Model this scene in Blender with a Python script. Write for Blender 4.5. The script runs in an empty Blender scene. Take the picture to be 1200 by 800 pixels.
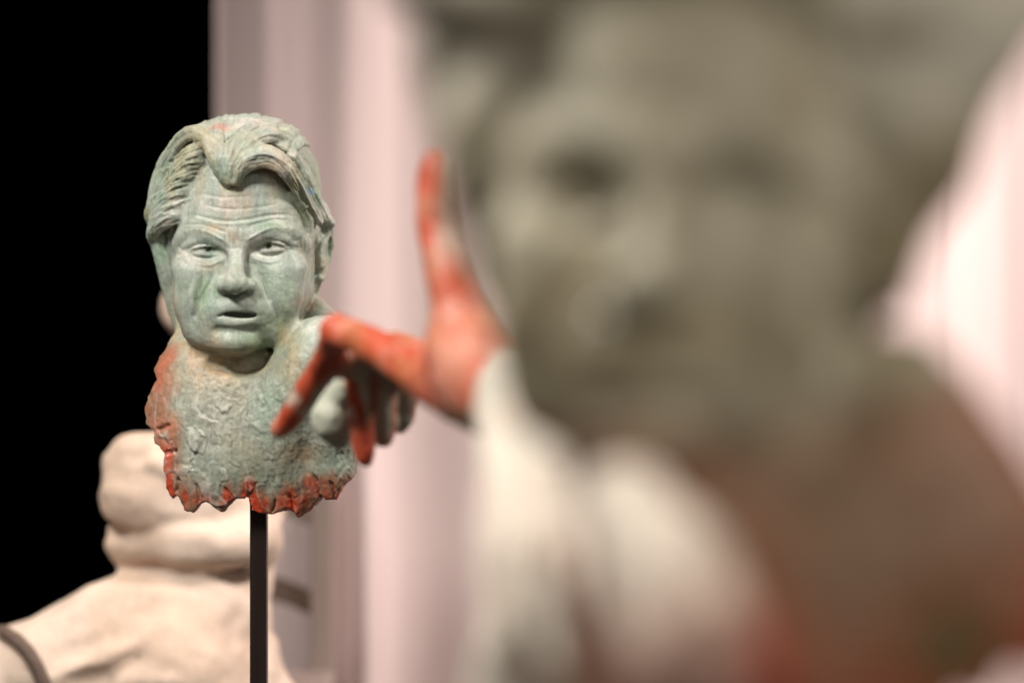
import bpy, math, time
import numpy as np
from mathutils import Vector, Matrix
T0 = time.time()
scene = bpy.context.scene
col = scene.collection

# ------------------------------------------------------------------ camera
CAM_Z = 1.5
FOCUS = 2.5
cam_d = bpy.data.cameras.new('camera')
cam = bpy.data.objects.new('camera', cam_d); col.objects.link(cam)
cam.location = (0, 0, CAM_Z); cam.rotation_euler = (math.radians(90), 0, 0)
cam_d.lens = 85; cam_d.sensor_width = 36; cam_d.clip_start = 0.05; cam_d.clip_end = 60
cam_d.dof.use_dof = True; cam_d.dof.focus_distance = FOCUS - 0.02; cam_d.dof.aperture_fstop = 1.65
scene.camera = cam

# ------------------------------------------------------------------ world, lamps, exposure
world = bpy.data.worlds.new('World'); scene.world = world; world.use_nodes = True
bg = world.node_tree.nodes['Background']
bg.inputs[0].default_value = (1.0, 0.90, 0.80, 1); bg.inputs[1].default_value = 0.085

def area_lamp(name, loc, target, size, power, colour, spread=180):
    l = bpy.data.lights.new(name, 'AREA'); l.shape = 'DISK'; l.size = size; l.energy = power; l.color = colour; l.spread = math.radians(spread)
    o = bpy.data.objects.new(name, l); col.objects.link(o); o.location = loc
    o.rotation_euler = (Vector(target) - Vector(loc)).to_track_quat('-Z', 'Y').to_euler()
    return o
area_lamp('ceiling_spot', (-0.95, 1.32, 2.75), (-0.12, 2.1, 1.45), 0.45, 19, (1.0, 0.965, 0.92), 112)
area_lamp('curtain_wash', (1.9, 2.3, 3.2), (0.8, 3.9, 1.45), 0.6, 70, (1.0, 0.90, 0.85), 130)
area_lamp('far_spot', (-1.3, 2.3, 3.0), (-0.45, 3.0, 1.2), 0.3, 2.6, (1.0, 0.87, 0.76), 70)
area_lamp('near_bust_fill', (0.75, -0.05, 2.35), (0.13, 1.05, 1.5), 0.9, 2.7, (1.0, 0.93, 0.84), 75)  # unseen fill added to lift the shaded near bust
area_lamp('sleeve_fill', (-0.95, 1.34, 2.6), (0.02, 1.14, 1.48), 0.25, 1.2, (1.0, 0.93, 0.84), 60)  # added lamp that brightens the sleeve and rims the near hair

vs = scene.view_settings
vs.view_transform = 'Standard'; vs.look = 'None'; vs.exposure = 0.0; vs.gamma = 1.0; vs.use_curve_mapping = False
scene.render.engine = 'CYCLES'

# ------------------------------------------------------------------ small numeric helpers
f32 = np.float32
def pt(px, py, d):
    """position in metres of a spot seen at px, py from the standpoint, d metres away"""
    return np.array([(px - 600) * d / 2833.3, d, CAM_Z - (py - 400) * d / 2833.3])

def hash3(ix, iy, iz, seed):
    h = (ix.astype(np.uint32) * np.uint32(374761393) + iy.astype(np.uint32) * np.uint32(668265263)
         + iz.astype(np.uint32) * np.uint32(2147483647) + np.uint32(seed * 974711 % 4294967295))
    h = (h ^ (h >> np.uint32(13))) * np.uint32(1274126177)
    h = h ^ (h >> np.uint32(16))
    return (h & np.uint32(0xffff)).astype(f32) / 32767.5 - 1
def noise(P, scale, seed=0):
    q = P / scale + 1000.0
    i = np.floor(q).astype(np.int64); f = (q - i).astype(f32); f = f * f * (3 - 2 * f)
    r = 0
    for dx in (0, 1):
        wx = f[:, 0] if dx else 1 - f[:, 0]
        for dy in (0, 1):
            wy = f[:, 1] if dy else 1 - f[:, 1]
            for dz in (0, 1):
                wz = f[:, 2] if dz else 1 - f[:, 2]
                r = r + wx * wy * wz * hash3(i[:, 0] + dx, i[:, 1] + dy, i[:, 2] + dz, seed)
    return r
def fbm(P, scale, seed=0, octaves=4):
    r = 0; a = 1
    for o in range(octaves):
        r = r + a * noise(P, scale / 2 ** o, seed + o * 7); a *= 0.55
    return r
def sstep(a, b, x):
    t = np.clip((x - a) / (b - a), 0, 1); return t * t * (3 - 2 * t)

def catmull(pts, n):
    p = np.asarray(pts, float); p = np.vstack([2 * p[0] - p[1], p, 2 * p[-1] - p[-2]])
    out = []
    m = len(p) - 3
    for t in np.linspace(0, m, n):
        i = min(int(t), m - 1); u = t - i
        a, b, c, d = p[i:i + 4]
        out.append(0.5 * (2 * b + (c - a) * u + (2 * a - 5 * b + 4 * c - d) * u * u + (3 * b - 3 * c + d - a) * u ** 3))
    return np.array(out)

# ------------------------------------------------------------------ clay: a distance field that is modelled and skinned
def smin(a, b, k):
    h = np.maximum(k - np.abs(a - b), 0) / k
    return np.minimum(a, b) - h * h * (k * 0.25)
def smax(a, b, k): return -smin(-a, -b, k)

def Ell(c, r, rot=None):
    c = np.array(c, f32); r = np.array(r, f32)
    R = None if rot is None else np.array(Matrix.Rotation(math.radians(rot[1]), 3, rot[0]).transposed(), dtype=f32)
    def fn(x, y, z):
        x = x - c[0]; y = y - c[1]; z = z - c[2]
        if R is not None:
            x, y, z = R[0, 0] * x + R[0, 1] * y + R[0, 2] * z, R[1, 0] * x + R[1, 1] * y + R[1, 2] * z, R[2, 0] * x + R[2, 1] * y + R[2, 2] * z
        k0 = np.sqrt((x / r[0]) ** 2 + (y / r[1]) ** 2 + (z / r[2]) ** 2) + 1e-6
        k1 = np.sqrt((x / r[0] ** 2) ** 2 + (y / r[1] ** 2) ** 2 + (z / r[2] ** 2) ** 2) + 1e-9
        return k0 * (k0 - 1) / k1
    m = r if R is None else np.full(3, r.max())
    return fn, c - m, c + m
def Chain(pts, rad):
    p = np.array(pts, f32); rad = np.broadcast_to(np.array(rad, f32), (len(p),)).copy()
    def fn(x, y, z):
        best = None
        for i in range(len(p) - 1):
            a = p[i]; ab = p[i + 1] - a; L = float(ab @ ab) + 1e-9
            dx = x - a[0]; dy = y - a[1]; dz = z - a[2]
            t = np.clip((dx * ab[0] + dy * ab[1] + dz * ab[2]) / L, 0, 1)
            dx = dx - t * ab[0]; dy = dy - t * ab[1]; dz = dz - t * ab[2]
            d = np.sqrt(dx * dx + dy * dy + dz * dz) - (rad[i] + (rad[i + 1] - rad[i]) * t)
            best = d if best is None else np.minimum(best, d)
        return best
    m = rad.max()
    return fn, p.min(0) - m, p.max(0) + m
def Loft(table, n=2.2, off=0.0, drift=True):
    """rows: height, half width, front y, back y"""
    t = catmull(sorted(table), 160); zz, W, F, B = [t[:, i].astype(f32) for i in range(4)]
    CX = -10 * np.clip((-45 - zz) / 75, 0, 1) if drift else zz * 0
    W = np.maximum(W, 0.5)
    def fn(x, y, z):
        w = np.interp(z, zz, W).astype(f32) + off; fr = np.interp(z, zz, F).astype(f32) + off; bk = np.interp(z, zz, B).astype(f32) - off
        x = x - np.interp(z, zz, CX).astype(f32)
        c = (fr + bk) / 2; h = np.maximum((fr - bk) / 2, 1)
        yy = y - c
        g = ((np.abs(x) / w) ** n + (np.abs(yy) / h) ** n) ** (1 / n) + 1e-5
        d = np.sqrt(x * x + yy * yy) * (1 - 1 / g)
        d = np.where(g < 0.2, -0.6 * np.minimum(w, h), d)
        return np.maximum(d, np.maximum(z - zz[-1] - off, zz[0] - z)).astype(f32)
    return fn, np.array([-W.max() - off, B.min() - off, zz[0]]), np.array([W.max() + off, F.max() + off, zz[-1] + off])

class Clay:
    def __init__(s, lo, hi, vox):
        s.lo = np.array(lo, float); s.hi = np.array(hi, float); s.v = vox; s.ops = []
    def add(s, prim, k=4.0): s.ops.append(('add', prim, k)); return s
    def sub(s, prim, k=4.0): s.ops.append(('sub', prim, k)); return s
    def clip(s, fn, k=4.0): s.ops.append(('and', (fn, None, None), k)); return s
    def skin(s):
        B = 8; v = s.v
        nb = np.ceil((s.hi - s.lo) / (v * B)).astype(int)
        gi = np.stack(np.meshgrid(*[np.arange(n) for n in nb], indexing='ij'), -1).reshape(-1, 3)
        base = s.lo + gi * (B * v)
        c = (base + (B - 1) * v / 2).astype(f32)
        D = np.full(len(c), 1e3, f32)
        for op, (fn, lo, hi), k in s.ops:
            d = fn(c[:, 0], c[:, 1], c[:, 2]).astype(f32)
            D = smin(D, d, k) if op == 'add' else smax(D, -d, k) if op == 'sub' else smax(D, d, k)
        act = np.nonzero(np.abs(D) < B * v * 2.2)[0]
        off = np.stack(np.meshgrid(*[np.arange(B)] * 3, indexing='ij'), -1).reshape(-1, 3) * v
        P = (base[act][:, None, :] + off[None]).astype(f32)
        X, Y, Z = P[..., 0].copy(), P[..., 1].copy(), P[..., 2].copy()
        V = np.full(X.shape, 1e3, f32); bl = base[act]; bh = bl + B * v
        for op, (fn, lo, hi), k in s.ops:
            if lo is not None:
                m = k + 2 * v
                idx = np.nonzero(((bh > lo - m) & (bl < hi + m)).all(1))[0]
            else:
                idx = np.nonzero(V.min(1) < k + 2 * v)[0]
            if not len(idx): continue
            d = fn(X[idx].ravel(), Y[idx].ravel(), Z[idx].ravel()).astype(f32).reshape(len(idx), -1)
            a = V[idx]
            V[idx] = smin(a, d, k) if op == 'add' else smax(a, -d, k) if op == 'sub' else smax(a, d, k)
        full = np.repeat(np.where(D < 0, f32(-50), f32(50))[:, None], B ** 3, 1)
        full[act] = V
        S = full.reshape(*nb, B, B, B).transpose(0, 3, 1, 4, 2, 5).reshape(*(nb * B))
        S = np.pad(S, 1, constant_values=50)
        return surface_nets(S, s.lo - v, v)

def surface_nets(S, lo, v):
    ins = S < 0
    cnt = np.zeros(np.array(S.shape) - 1, np.int8)
    sl = (slice(None, -1), slice(1, None))
    corners = [(i, j, k) for i in (0, 1) for j in (0, 1) for k in (0, 1)]
    for i, j, k in corners: cnt += ins[sl[i], sl[j], sl[k]]
    cells = np.argwhere((cnt > 0) & (cnt < 8))
    ids = np.full(cnt.shape, -1, np.int32); ids[tuple(cells.T)] = np.arange(len(cells))
    val = {c: S[cells[:, 0] + c[0], cells[:, 1] + c[1], cells[:, 2] + c[2]] for c in corners}
    acc = np.zeros((len(cells), 3)); n = np.zeros(len(cells))
    for a in corners:
        for ax in range(3):
            if a[ax]: continue
            b = list(a); b[ax] = 1; b = tuple(b)
            va, vb = val[a], val[b]; m = (va < 0) != (vb < 0)
            t = np.where(m, va / np.where(m, va - vb, 1), 0)
            p = np.array(a, float)[None] + t[:, None] * np.eye(3)[ax][None]
            acc += p * m[:, None]; n += m
    verts = lo + (cells + acc / n[:, None]) * v
    quads = []
    for ax in range(3):
        o1, o2 = [(1, 2), (2, 0), (0, 1)][ax]
        A = np.take(ins, range(S.shape[ax] - 1), ax); Bq = np.take(ins, range(1, S.shape[ax]), ax)
        e = np.argwhere(A != Bq)
        e = e[(e[:, o1] > 0) & (e[:, o2] > 0) & (e[:, o1] < cnt.shape[o1]) & (e[:, o2] < cnt.shape[o2])]
        fl = ins[tuple(e.T)]
        d1 = np.zeros(3, int); d1[o1] = 1; d2 = np.zeros(3, int); d2[o2] = 1
        q = np.stack([ids[tuple((e - d1 - d2).T)], ids[tuple((e - d2).T)], ids[tuple(e.T)], ids[tuple((e - d1).T)]], 1)
        q[~fl] = q[~fl][:, ::-1]
        quads.append(q)
    return verts, np.vstack(quads)

def normals(v, q):
    n = np.cross(v[q[:, 2]] - v[q[:, 0]], v[q[:, 3]] - v[q[:, 1]])
    out = np.zeros_like(v)
    for c in range(4):
        for a in range(3): out[:, a] += np.bincount(q[:, c], n[:, a], len(v))
    return out / (np.linalg.norm(out, axis=1, keepdims=True) + 1e-12)
def relax(v, q, it=1, f=0.5):
    for _ in range(it):
        s = np.zeros_like(v); n = np.zeros(len(v))
        for a, b in ((0, 1), (1, 2), (2, 3), (3, 0)):
            for i, j in ((a, b), (b, a)):
                for ax in range(3): s[:, ax] += np.bincount(q[:, i], v[q[:, j], ax], len(v))
                n += np.bincount(q[:, i], minlength=len(v))
        v = v + f * (s / n[:, None] - v)
    return v

def mesh_obj(name, v, q, material, parent=None, colour=None, smooth=True):
    me = bpy.data.meshes.new(name)
    v = np.asarray(v, f32); q = np.asarray(q, np.int32)
    me.vertices.add(len(v)); me.vertices.foreach_set('co', v.ravel())
    me.loops.add(q.size); me.loops.foreach_set('vertex_index', q.ravel())
    me.polygons.add(len(q)); me.polygons.foreach_set('loop_start', np.arange(0, q.size, 4, dtype=np.int32))
    me.update(calc_edges=True)
    me.polygons.foreach_set('use_smooth', np.full(len(q), smooth))
    if colour is not None:
        at = me.color_attributes.new('pigment', 'FLOAT_COLOR', 'POINT')
        at.data.foreach_set('color', np.hstack([colour, np.ones((len(v), 1))]).astype(f32).ravel())
    me.materials.append(material); me.validate()
    o = bpy.data.objects.new(name, me); col.objects.link(o)
    if parent: o.parent = parent
    return o

def tag(o, label=None, cat=None, group=None, kind=None):
    if label: o['label'] = label
    if cat: o['category'] = cat
    if group: o['group'] = group
    if kind: o['kind'] = kind
    return o
def empty(name, loc):
    o = bpy.data.objects.new(name, None); col.objects.link(o); o.location = loc; o.empty_display_size = 0.05
    return o
def srgb(r, g, b):
    c = np.array([r, g, b]) / 255.0
    return np.where(c <= 0.04045, c / 12.92, ((c + 0.055) / 1.055) ** 2.4)
def mix(a, b, t): return a + (b - a) * np.asarray(t)[:, None]

# ------------------------------------------------------------------ materials
def base_mat(name):
    m = bpy.data.materials.new(name); m.use_nodes = True
    nt = m.node_tree; return m, nt, nt.nodes['Principled BSDF'], nt.nodes.new, nt.links.new
def clay_mat(name, rough=0.6, fine=260.0, bump=0.25, var=0.18, dist=0.001, spec=0.35):
    """painted clay: pigment from the modelled surface, broken up by fine grain"""
    m, nt, bs, N, L = base_mat(name)
    at = N('ShaderNodeVertexColor'); at.layer_name = 'pigment'
    tc = N('ShaderNodeTexCoord')
    n1 = N('ShaderNodeTexNoise'); n1.inputs['Scale'].default_value = fine; n1.inputs['Detail'].default_value = 6
    n2 = N('ShaderNodeTexNoise'); n2.inputs['Scale'].default_value = fine / 6; n2.inputs['Detail'].default_value = 5
    L(tc.outputs['Object'], n1.inputs['Vector']); L(tc.outputs['Object'], n2.inputs['Vector'])
    add = N('ShaderNodeMath'); add.operation = 'ADD'; L(n1.outputs[0], add.inputs[0]); L(n2.outputs[0], add.inputs[1])
    mr = N('ShaderNodeMapRange'); mr.inputs[1].default_value = 0.7; mr.inputs[2].default_value = 1.3
    mr.inputs[3].default_value = 1 - var; mr.inputs[4].default_value = 1 + var; L(add.outputs[0], mr.inputs[0])
    mul = N('ShaderNodeVectorMath'); mul.operation = 'SCALE'; L(at.outputs[0], mul.inputs[0]); L(mr.outputs[0], mul.inputs['Scale'])
    L(mul.outputs[0], bs.inputs['Base Color'])
    bs.inputs['Roughness'].default_value = rough; bs.inputs['Specular IOR Level'].default_value = spec
    bp = N('ShaderNodeBump'); bp.inputs['Strength'].default_value = bump; bp.inputs['Distance'].default_value = dist
    L(add.outputs[0], bp.inputs['Height']); L(bp.outputs[0], bs.inputs['Normal'])
    return m
def plain_mat(name, c, rough=0.6, spec=0.3, scale=40, var=0.15, metallic=0.0, bump=0.1, stretch=(1, 1, 1)):
    m, nt, bs, N, L = base_mat(name)
    tc = N('ShaderNodeTexCoord'); mp = N('ShaderNodeMapping'); mp.inputs['Scale'].default_value = stretch
    n = N('ShaderNodeTexNoise'); n.inputs['Scale'].default_value = scale; n.inputs['Detail'].default_value = 6
    L(tc.outputs['Object'], mp.inputs[0]); L(mp.outputs[0], n.inputs['Vector'])
    cr = N('ShaderNodeMapRange'); cr.inputs[1].default_value = 0.3; cr.inputs[2].default_value = 0.7
    cr.inputs[3].default_value = 1 - var; cr.inputs[4].default_value = 1 + var; L(n.outputs[0], cr.inputs[0])
    mul = N('ShaderNodeVectorMath'); mul.operation = 'SCALE'; mul.inputs[0].default_value = tuple(c)
    L(cr.outputs[0], mul.inputs['Scale']); L(mul.outputs[0], bs.inputs['Base Color'])
    bs.inputs['Roughness'].default_value = rough; bs.inputs['Specular IOR Level'].default_value = spec; bs.inputs['Metallic'].default_value = metallic
    bp = N('ShaderNodeBump'); bp.inputs['Strength'].default_value = bump; bp.inputs['Distance'].default_value = 0.002
    L(n.outputs[0], bp.inputs['Height']); L(bp.outputs[0], bs.inputs['Normal'])
    return m
M_PATINA = clay_mat('patina_clay', 0.5, 520, 0.42, 0.16, 0.0007, 0.45)
M_PATINA_NEAR = clay_mat('patina_clay_coarse', 0.55, 300, 0.3, 0.2, 0.001, 0.4)
M_CREAM = clay_mat('cream_plaster', 0.75, 120, 0.3, 0.08, 0.001, 0.2)
M_CURTAIN = plain_mat('curtain_cloth', (0.73, 0.58, 0.555), 0.9, 0.1, 900, 0.06, 0, 0.3, (1, 1, 0.15))
M_BLACK = plain_mat('black_cloth', (0.0006, 0.0006, 0.0006), 1.0, 0.0, 60, 0.2)
M_FLOOR = plain_mat('dark_floor', (0.05, 0.042, 0.036), 0.7, 0.2, 6, 0.2)
M_STEEL = plain_mat('dark_bronze_steel', (0.016, 0.008, 0.006), 0.45, 0.35, 180, 0.3, 0.0, 0.05, (1, 1, 0.05))
M_STRAP = plain_mat('brown_strap', (0.15, 0.105, 0.082), 0.7, 0.2, 90, 0.2)
M_CHAIR = plain_mat('greige_wood', (0.34, 0.27, 0.24), 0.6, 0.3, 30, 0.12, 0, 0.1, (1, 1, 0.1))
M_PLINTH = plain_mat('plinth_paint', (0.10, 0.085, 0.075), 0.7, 0.2, 20, 0.08)

# ------------------------------------------------------------------ box helper
def boxes(name, parts, material, parent=None, bevel=0.0015):
    import bmesh
    bm = bmesh.new()
    for (x0, y0, z0, x1, y1, z1) in parts:
        r = bmesh.ops.create_cube(bm, size=1)
        for v in r['verts']:
            v.co = Vector(((x0 + x1) / 2 + v.co.x * (x1 - x0), (y0 + y1) / 2 + v.co.y * (y1 - y0), (z0 + z1) / 2 + v.co.z * (z1 - z0)))
    if bevel: bmesh.ops.bevel(bm, geom=bm.edges[:], offset=bevel, segments=2, affect='EDGES', profile=0.6)
    me = bpy.data.meshes.new(name); bm.to_mesh(me); bm.free(); me.materials.append(material)
    o = bpy.data.objects.new(name, me); col.objects.link(o)
    if parent: o.parent = parent
    return o

# ================================================================== the setting
FLOOR_Z = 0.25
def sheet(name, x0, x1, y0, y1, z, material):
    v = [(x0, y0, z), (x1, y0, z), (x1, y1, z), (x0, y1, z)]
    return mesh_obj(name, v, [[0, 1, 2, 3]], material, smooth=False)
tag(sheet('floor', -3, 3, -1.0, 6.0, FLOOR_Z, M_FLOOR), kind='structure')
w = mesh_obj('wall', [(-3, 5.6, FLOOR_Z), (3, 5.6, FLOOR_Z), (3, 5.6, 4), (-3, 5.6, 4)], [[0, 1, 2, 3]], M_BLACK, smooth=False)
tag(w, kind='structure')

def curtain():
    x0, x1 = -0.496, 2.2
    nx, nz = 620, 60
    s = np.linspace(0, 1, nx); x = x0 + (x1 - x0) * s
    rng = np.random.default_rng(4)
    zs = np.linspace(FLOOR_Z + 0.01, 3.4, nz)
    X, Zz = np.meshgrid(x, zs, indexing='ij')
    Y = np.full_like(X, 3.95)
    drift = 0.02 * np.sin(Zz * 1.1 + 0.5)
    # soft folds: a centre, a width and a depth each
    Y = Y + 0.11 * sstep(-0.27, -0.60, X) + 0.03 * sstep(-0.12, -0.3, X)
    for cx, wd, am in ((-0.42, .06, -.012), (-0.255, .05, -.02), (-0.14, .06, .02), (0.0, .09, -.03),
                       (0.16, .06, .025), (0.32, .08, -.035), (0.50, .07, .03), (0.62, .06, -.03), (0.695, .006, .010), (0.78, .07, .025),
                       (0.92, .06, -.03), (1.1, .07, .03), (1.3, .08, -.03), (1.5, .06, .03), (1.7, .07, -.03), (1.9, .06, .03)):
        Y = Y + am * np.exp(-((X - cx - drift * np.sin(cx * 9)) / wd) ** 2)
    # a tighter group of pleats low down beside the figure
    low = sstep(1.42, 1.15, Zz)
    for cx, wd, am in ((-0.325, .02, -.03), (-0.28, .02, .05), (-0.235, .018, -.035)):
        Y = Y + low * am * np.exp(-((X - cx) / wd) ** 2)
    Y = Y + 0.0006 * np.sin(X * 70 + np.sin(X * 31) * 2 + Zz) + 0.002 * np.sin(Zz * 3.1 + X * 14)
    V = np.stack([X, Y, Zz], -1).reshape(-1, 3)
    V2 = V + np.array([0, 0.004, 0]); n = len(V); V = np.vstack([V, V2])
    i = np.arange(nx * nz).reshape(nx, nz)
    a, b, c, d = i[:-1, :-1].ravel(), i[1:, :-1].ravel(), i[1:, 1:].ravel(), i[:-1, 1:].ravel()
    F = [np.stack([a, b, c, d], 1), np.stack([d, c, b, a], 1) + n]
    for e in (i[0, :], i[-1, ::-1], i[::-1, 0], i[:, -1]):
        F.append(np.stack([e[:-1], e[1:], e[1:] + n, e[:-1] + n], 1)[:, ::-1])
    o = mesh_obj('curtain', V, np.vstack(F), M_CURTAIN)
    tag(o, 'pale pink floor length curtain hanging in soft vertical folds', 'curtain')
curtain()

# ================================================================== sculpted heads (unit: 0.8824 mm, x right, y toward viewer, z up, origin between the eyes)
U = FOCUS / 2833.3
def q2(px, py): return px - 277.0, 290.0 - py
def G(px, py, y): return (px - 277.0, y, 290.0 - py)

HEAD = [(150, 4, -85, -95), (146, 35, -55, -130), (135, 58, -38, -160), (115, 75, -20, -185), (90, 82, -9, -200), (60, 84, -2, -208),
        (35, 85, 1, -208), (15, 87, 1, -205), (0, 88, -5, -200), (-25, 88, -4, -190), (-45, 85, 0, -175), (-65, 81, 2, -160),
        (-85, 72, 1, -140), (-100, 61, 0, -120), (-112, 47, -3, -100), (-120, 31, -9, -80), (-125, 5, -25, -50)]

def add_face(c):
    A, S_ = c.add, c.sub
    A(Loft(HEAD, 2.25), 3)
    for s in (-1, 1):                                           # temples, cheekbones, jowls, sockets
        S_(Ell((s * 92, -20, 48), (14, 34, 30)), 16)
        A(Ell((s * 56, -28, -24), (24, 20, 16)), 22)
        A(Ell((s * 54, -22, -58), (20, 18, 32)), 18)
        A(Ell((s * 42, -30, -98), (22, 18, 18)), 16)
        S_(Ell((s * 40, 8, -4 + s), (20, 22, 8)), 18)
    # brow ridges: low and drawn together
    A(Chain(catmull([(-76, -50, 6), (-66, -38, 14), (-54, -25, 18), (-36, -13, 16), (-19, -6, 9), (-9, -4, 4)], 14), (4, 5, 6, 7, 7.5, 8, 8, 8, 8, 7.5, 7.5, 7, 7, 6)), 14)
    A(Chain(catmull([(78, -52, 4), (69, -40, 12), (57, -26, 19), (40, -13, 19), (22, -6, 13), (10, -4, 6)], 14), (4, 5, 6, 7, 7.5, 8, 8, 8, 8, 7.5, 7.5, 7, 7, 6)), 14)
    A(Ell((0, -6, 16), (16, 12, 12)), 12)
    for s, cz in ((-1, -1.5), (1, 2.5)):
        ex = 37 * s
        A(Ell((ex, -26, cz - 1), (19, 16.5, 15)), 2)            # eyeball
        hood = [(s * 66, -33, cz - 1), (s * 57, -19, cz + 6), (ex + s * 3, -11.5, cz + 10.5), (s * 24, -10, cz + 9), (s * 16, -10, cz + 6)]
        A(Chain(catmull(hood, 12), (3, 3.6, 4.2, 4.4, 4.4, 4.2, 4, 3.8, 3.8, 3.6, 3.4, 3)), 5)
        op = 0.8 if s > 0 else -0.2
        up = [(s * 58, -21, cz - 2), (s * 50, -12.4, cz + 1.6 + op), (ex, -8.0, cz + 3.6 + op), (s * 26, -8.8, cz + 2.6), (s * 17, -12, cz - 3)]
        A(Chain(catmull(up, 12), 1.9), 1.0)
        lo = [(s * 58, -21.5, cz - 3), (s * 48, -14.2, cz - 5.4), (ex, -10.6, cz - 6.4), (s * 26, -11.2, cz - 6), (s * 17, -12, cz - 4)]
        A(Chain(catmull(lo, 12), 2.0), 3.5)
        ix = s * 36 + (1 if s > 0 else 2)
        S_(Ell((ix, -8.6, cz), (4.8, 2.0, 4.8)), 0.7)           # iris
        S_(Ell((ix, -9.6, cz - 0.4), (2.4, 3.6, 2.4)), 0.7)     # pupil
        bag = [(s * 58, -23, cz - 13), (s * 47, -15, cz - 18), (s * 34, -11.5, cz - 19), (s * 20, -9, cz - 13)]
        A(Chain(catmull(bag, 10), 3.2), 8)
    # nose
    A(Chain([(0, -6, 10), (0, 3, -8), (0.5, 12, -25), (1, 19, -41)], (8, 8.5, 10, 13)), 9)
    A(Ell((1, 22, -44), (12.5, 12, 10.5)), 7)
    for s in (-1, 1):
        A(Ell((s * 14.5 + 1, 6, -45), (9.5, 12, 9)), 8)
        S_(Ell((s * 8.5 + 1, 17, -55.5), (5, 7, 4)), 3)
    # mouth region
    A(Ell((0, -14, -74), (40, 22, 24)), 14)
    A(Chain(catmull([(-18, 0, -73), (-5, 6, -69), (0, 5, -70), (6, 6, -69), (20, 0, -72)], 12), 2.6), 12)
    A(Chain(catmull([(-18, -2, -86), (3, 3, -90), (23, -3, -85)], 10), (3, 4, 4.6, 5, 5.2, 5.2, 5, 4.6, 4, 3)), 9)
    S_(Chain(catmull([(-30, -3, -81), (-14, 7, -79.5), (3, 11, -78.5), (15, 8, -78.5), (30, -4, -78)], 14), (.2, .5, .8, 1.2, 1.6, 2.0, 2.4, 2.6, 2.6, 2.2, 1.6, 1.1, .6, .2)), 4)
    S_(Ell((4, 1, -79), (19, 15, 3.6), ('Y', 3)), 2.5)
    S_(Chain(catmull([(-22, 2, -98), (0, 8, -99), (20, 3, -97)], 8), 4), 7)
    A(Ell((-2, -14, -111), (26, 19, 14)), 10)
    # nasolabial folds, cheek creases
    S_(Chain(catmull([(-25, 8, -36), (-33, 6, -48), (-42, 2, -62), (-50, -5, -80)], 12), (2.4, 3.4, 4, 4.4, 4.4, 4.2, 4, 3.6, 3, 2.4, 2, 1.5)), 6)
    S_(Chain(catmull([(26, 8, -34), (34, 5, -48), (43, 1, -62), (50, -6, -82)], 12), (2, 2.6, 3.2, 3.4, 3.4, 3.2, 3, 3, 2.6, 2.2, 2, 1.5)), 5)
    S_(Chain(catmull([(-46, -1, -84), (-42, 2, -97), (-33, 3, -106)], 8), 2.2), 4)
    S_(Chain(catmull([(46, -1, -84), (41, 2, -97), (32, 3, -106)], 8), 2.2), 4)
    for s in (1,):                                              # ear; hair covers the other
        A(Ell((s * 93, -88, -6), (7, 17, 28), ('Y', s * 6)), 5)
        A(Chain(catmull([(s * 94, -74, -20), (s * 97, -78, 8), (s * 101, -90, 21), (s * 103, -103, 10), (s * 99, -103, -12), (s * 94, -88, -33), (s * 91, -78, -34)], 20), 4), 2.5)
        S_(Ell((s * 101, -82, -4), (5, 8, 13)), 3)

def strands(c, pts, width, n, r, seed, k=2.2, spread=0.5):
    """a lock of hair: n strands side by side along a curve that taper and wander a little"""
    rng = np.random.default_rng(seed)
    cv = catmull(pts, 14)
    T = np.gradient(cv, axis=0); T /= np.linalg.norm(T, axis=1, keepdims=True)
    ctr = np.array([0, -95, 45.0]); out = cv - ctr; out /= np.linalg.norm(out, axis=1, keepdims=True)
    side = np.cross(T, out); side /= np.linalg.norm(side, axis=1, keepdims=True) + 1e-9
    t = np.linspace(0, 1, len(cv))
    for i in range(n):
        u = (i - (n - 1) / 2) / max(n - 1, 1) * 2
        wv = width * (0.35 + 0.65 * np.sin(np.pi * np.clip(t * 0.85 + 0.1, 0, 1)))
        o = u * wv + rng.normal(0, 0.6) + 1.2 * np.sin(t * rng.uniform(2, 5) + rng.uniform(0, 6))
        h = -abs(u) ** 2 * width * spread + rng.normal(0, 0.9)
        p = cv + side * o[:, None] + out * h[..., None] if np.ndim(h) else cv + side * o[:, None] + out * h
        rad = r * rng.uniform(0.8, 1.2) * (0.55 + 0.45 * np.sin(np.pi * np.clip(t * 0.8 + 0.15, 0, 1)))
        c.add(Chain(p, rad), k)

def hair_cap(grow):
    fn, lo, hi = Loft(HEAD, 2.15, grow)
    def f(x, y, z):
        d = fn(x, y, z)
        g = (95 * (y + 15) - 57 * (z - 105 + 0.16 * np.abs(x))) / 111
        back = np.maximum(-z - 70, 0)
        return smax(d, np.maximum(g + 4, back - 10), 8)
    return f, lo, hi

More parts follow.
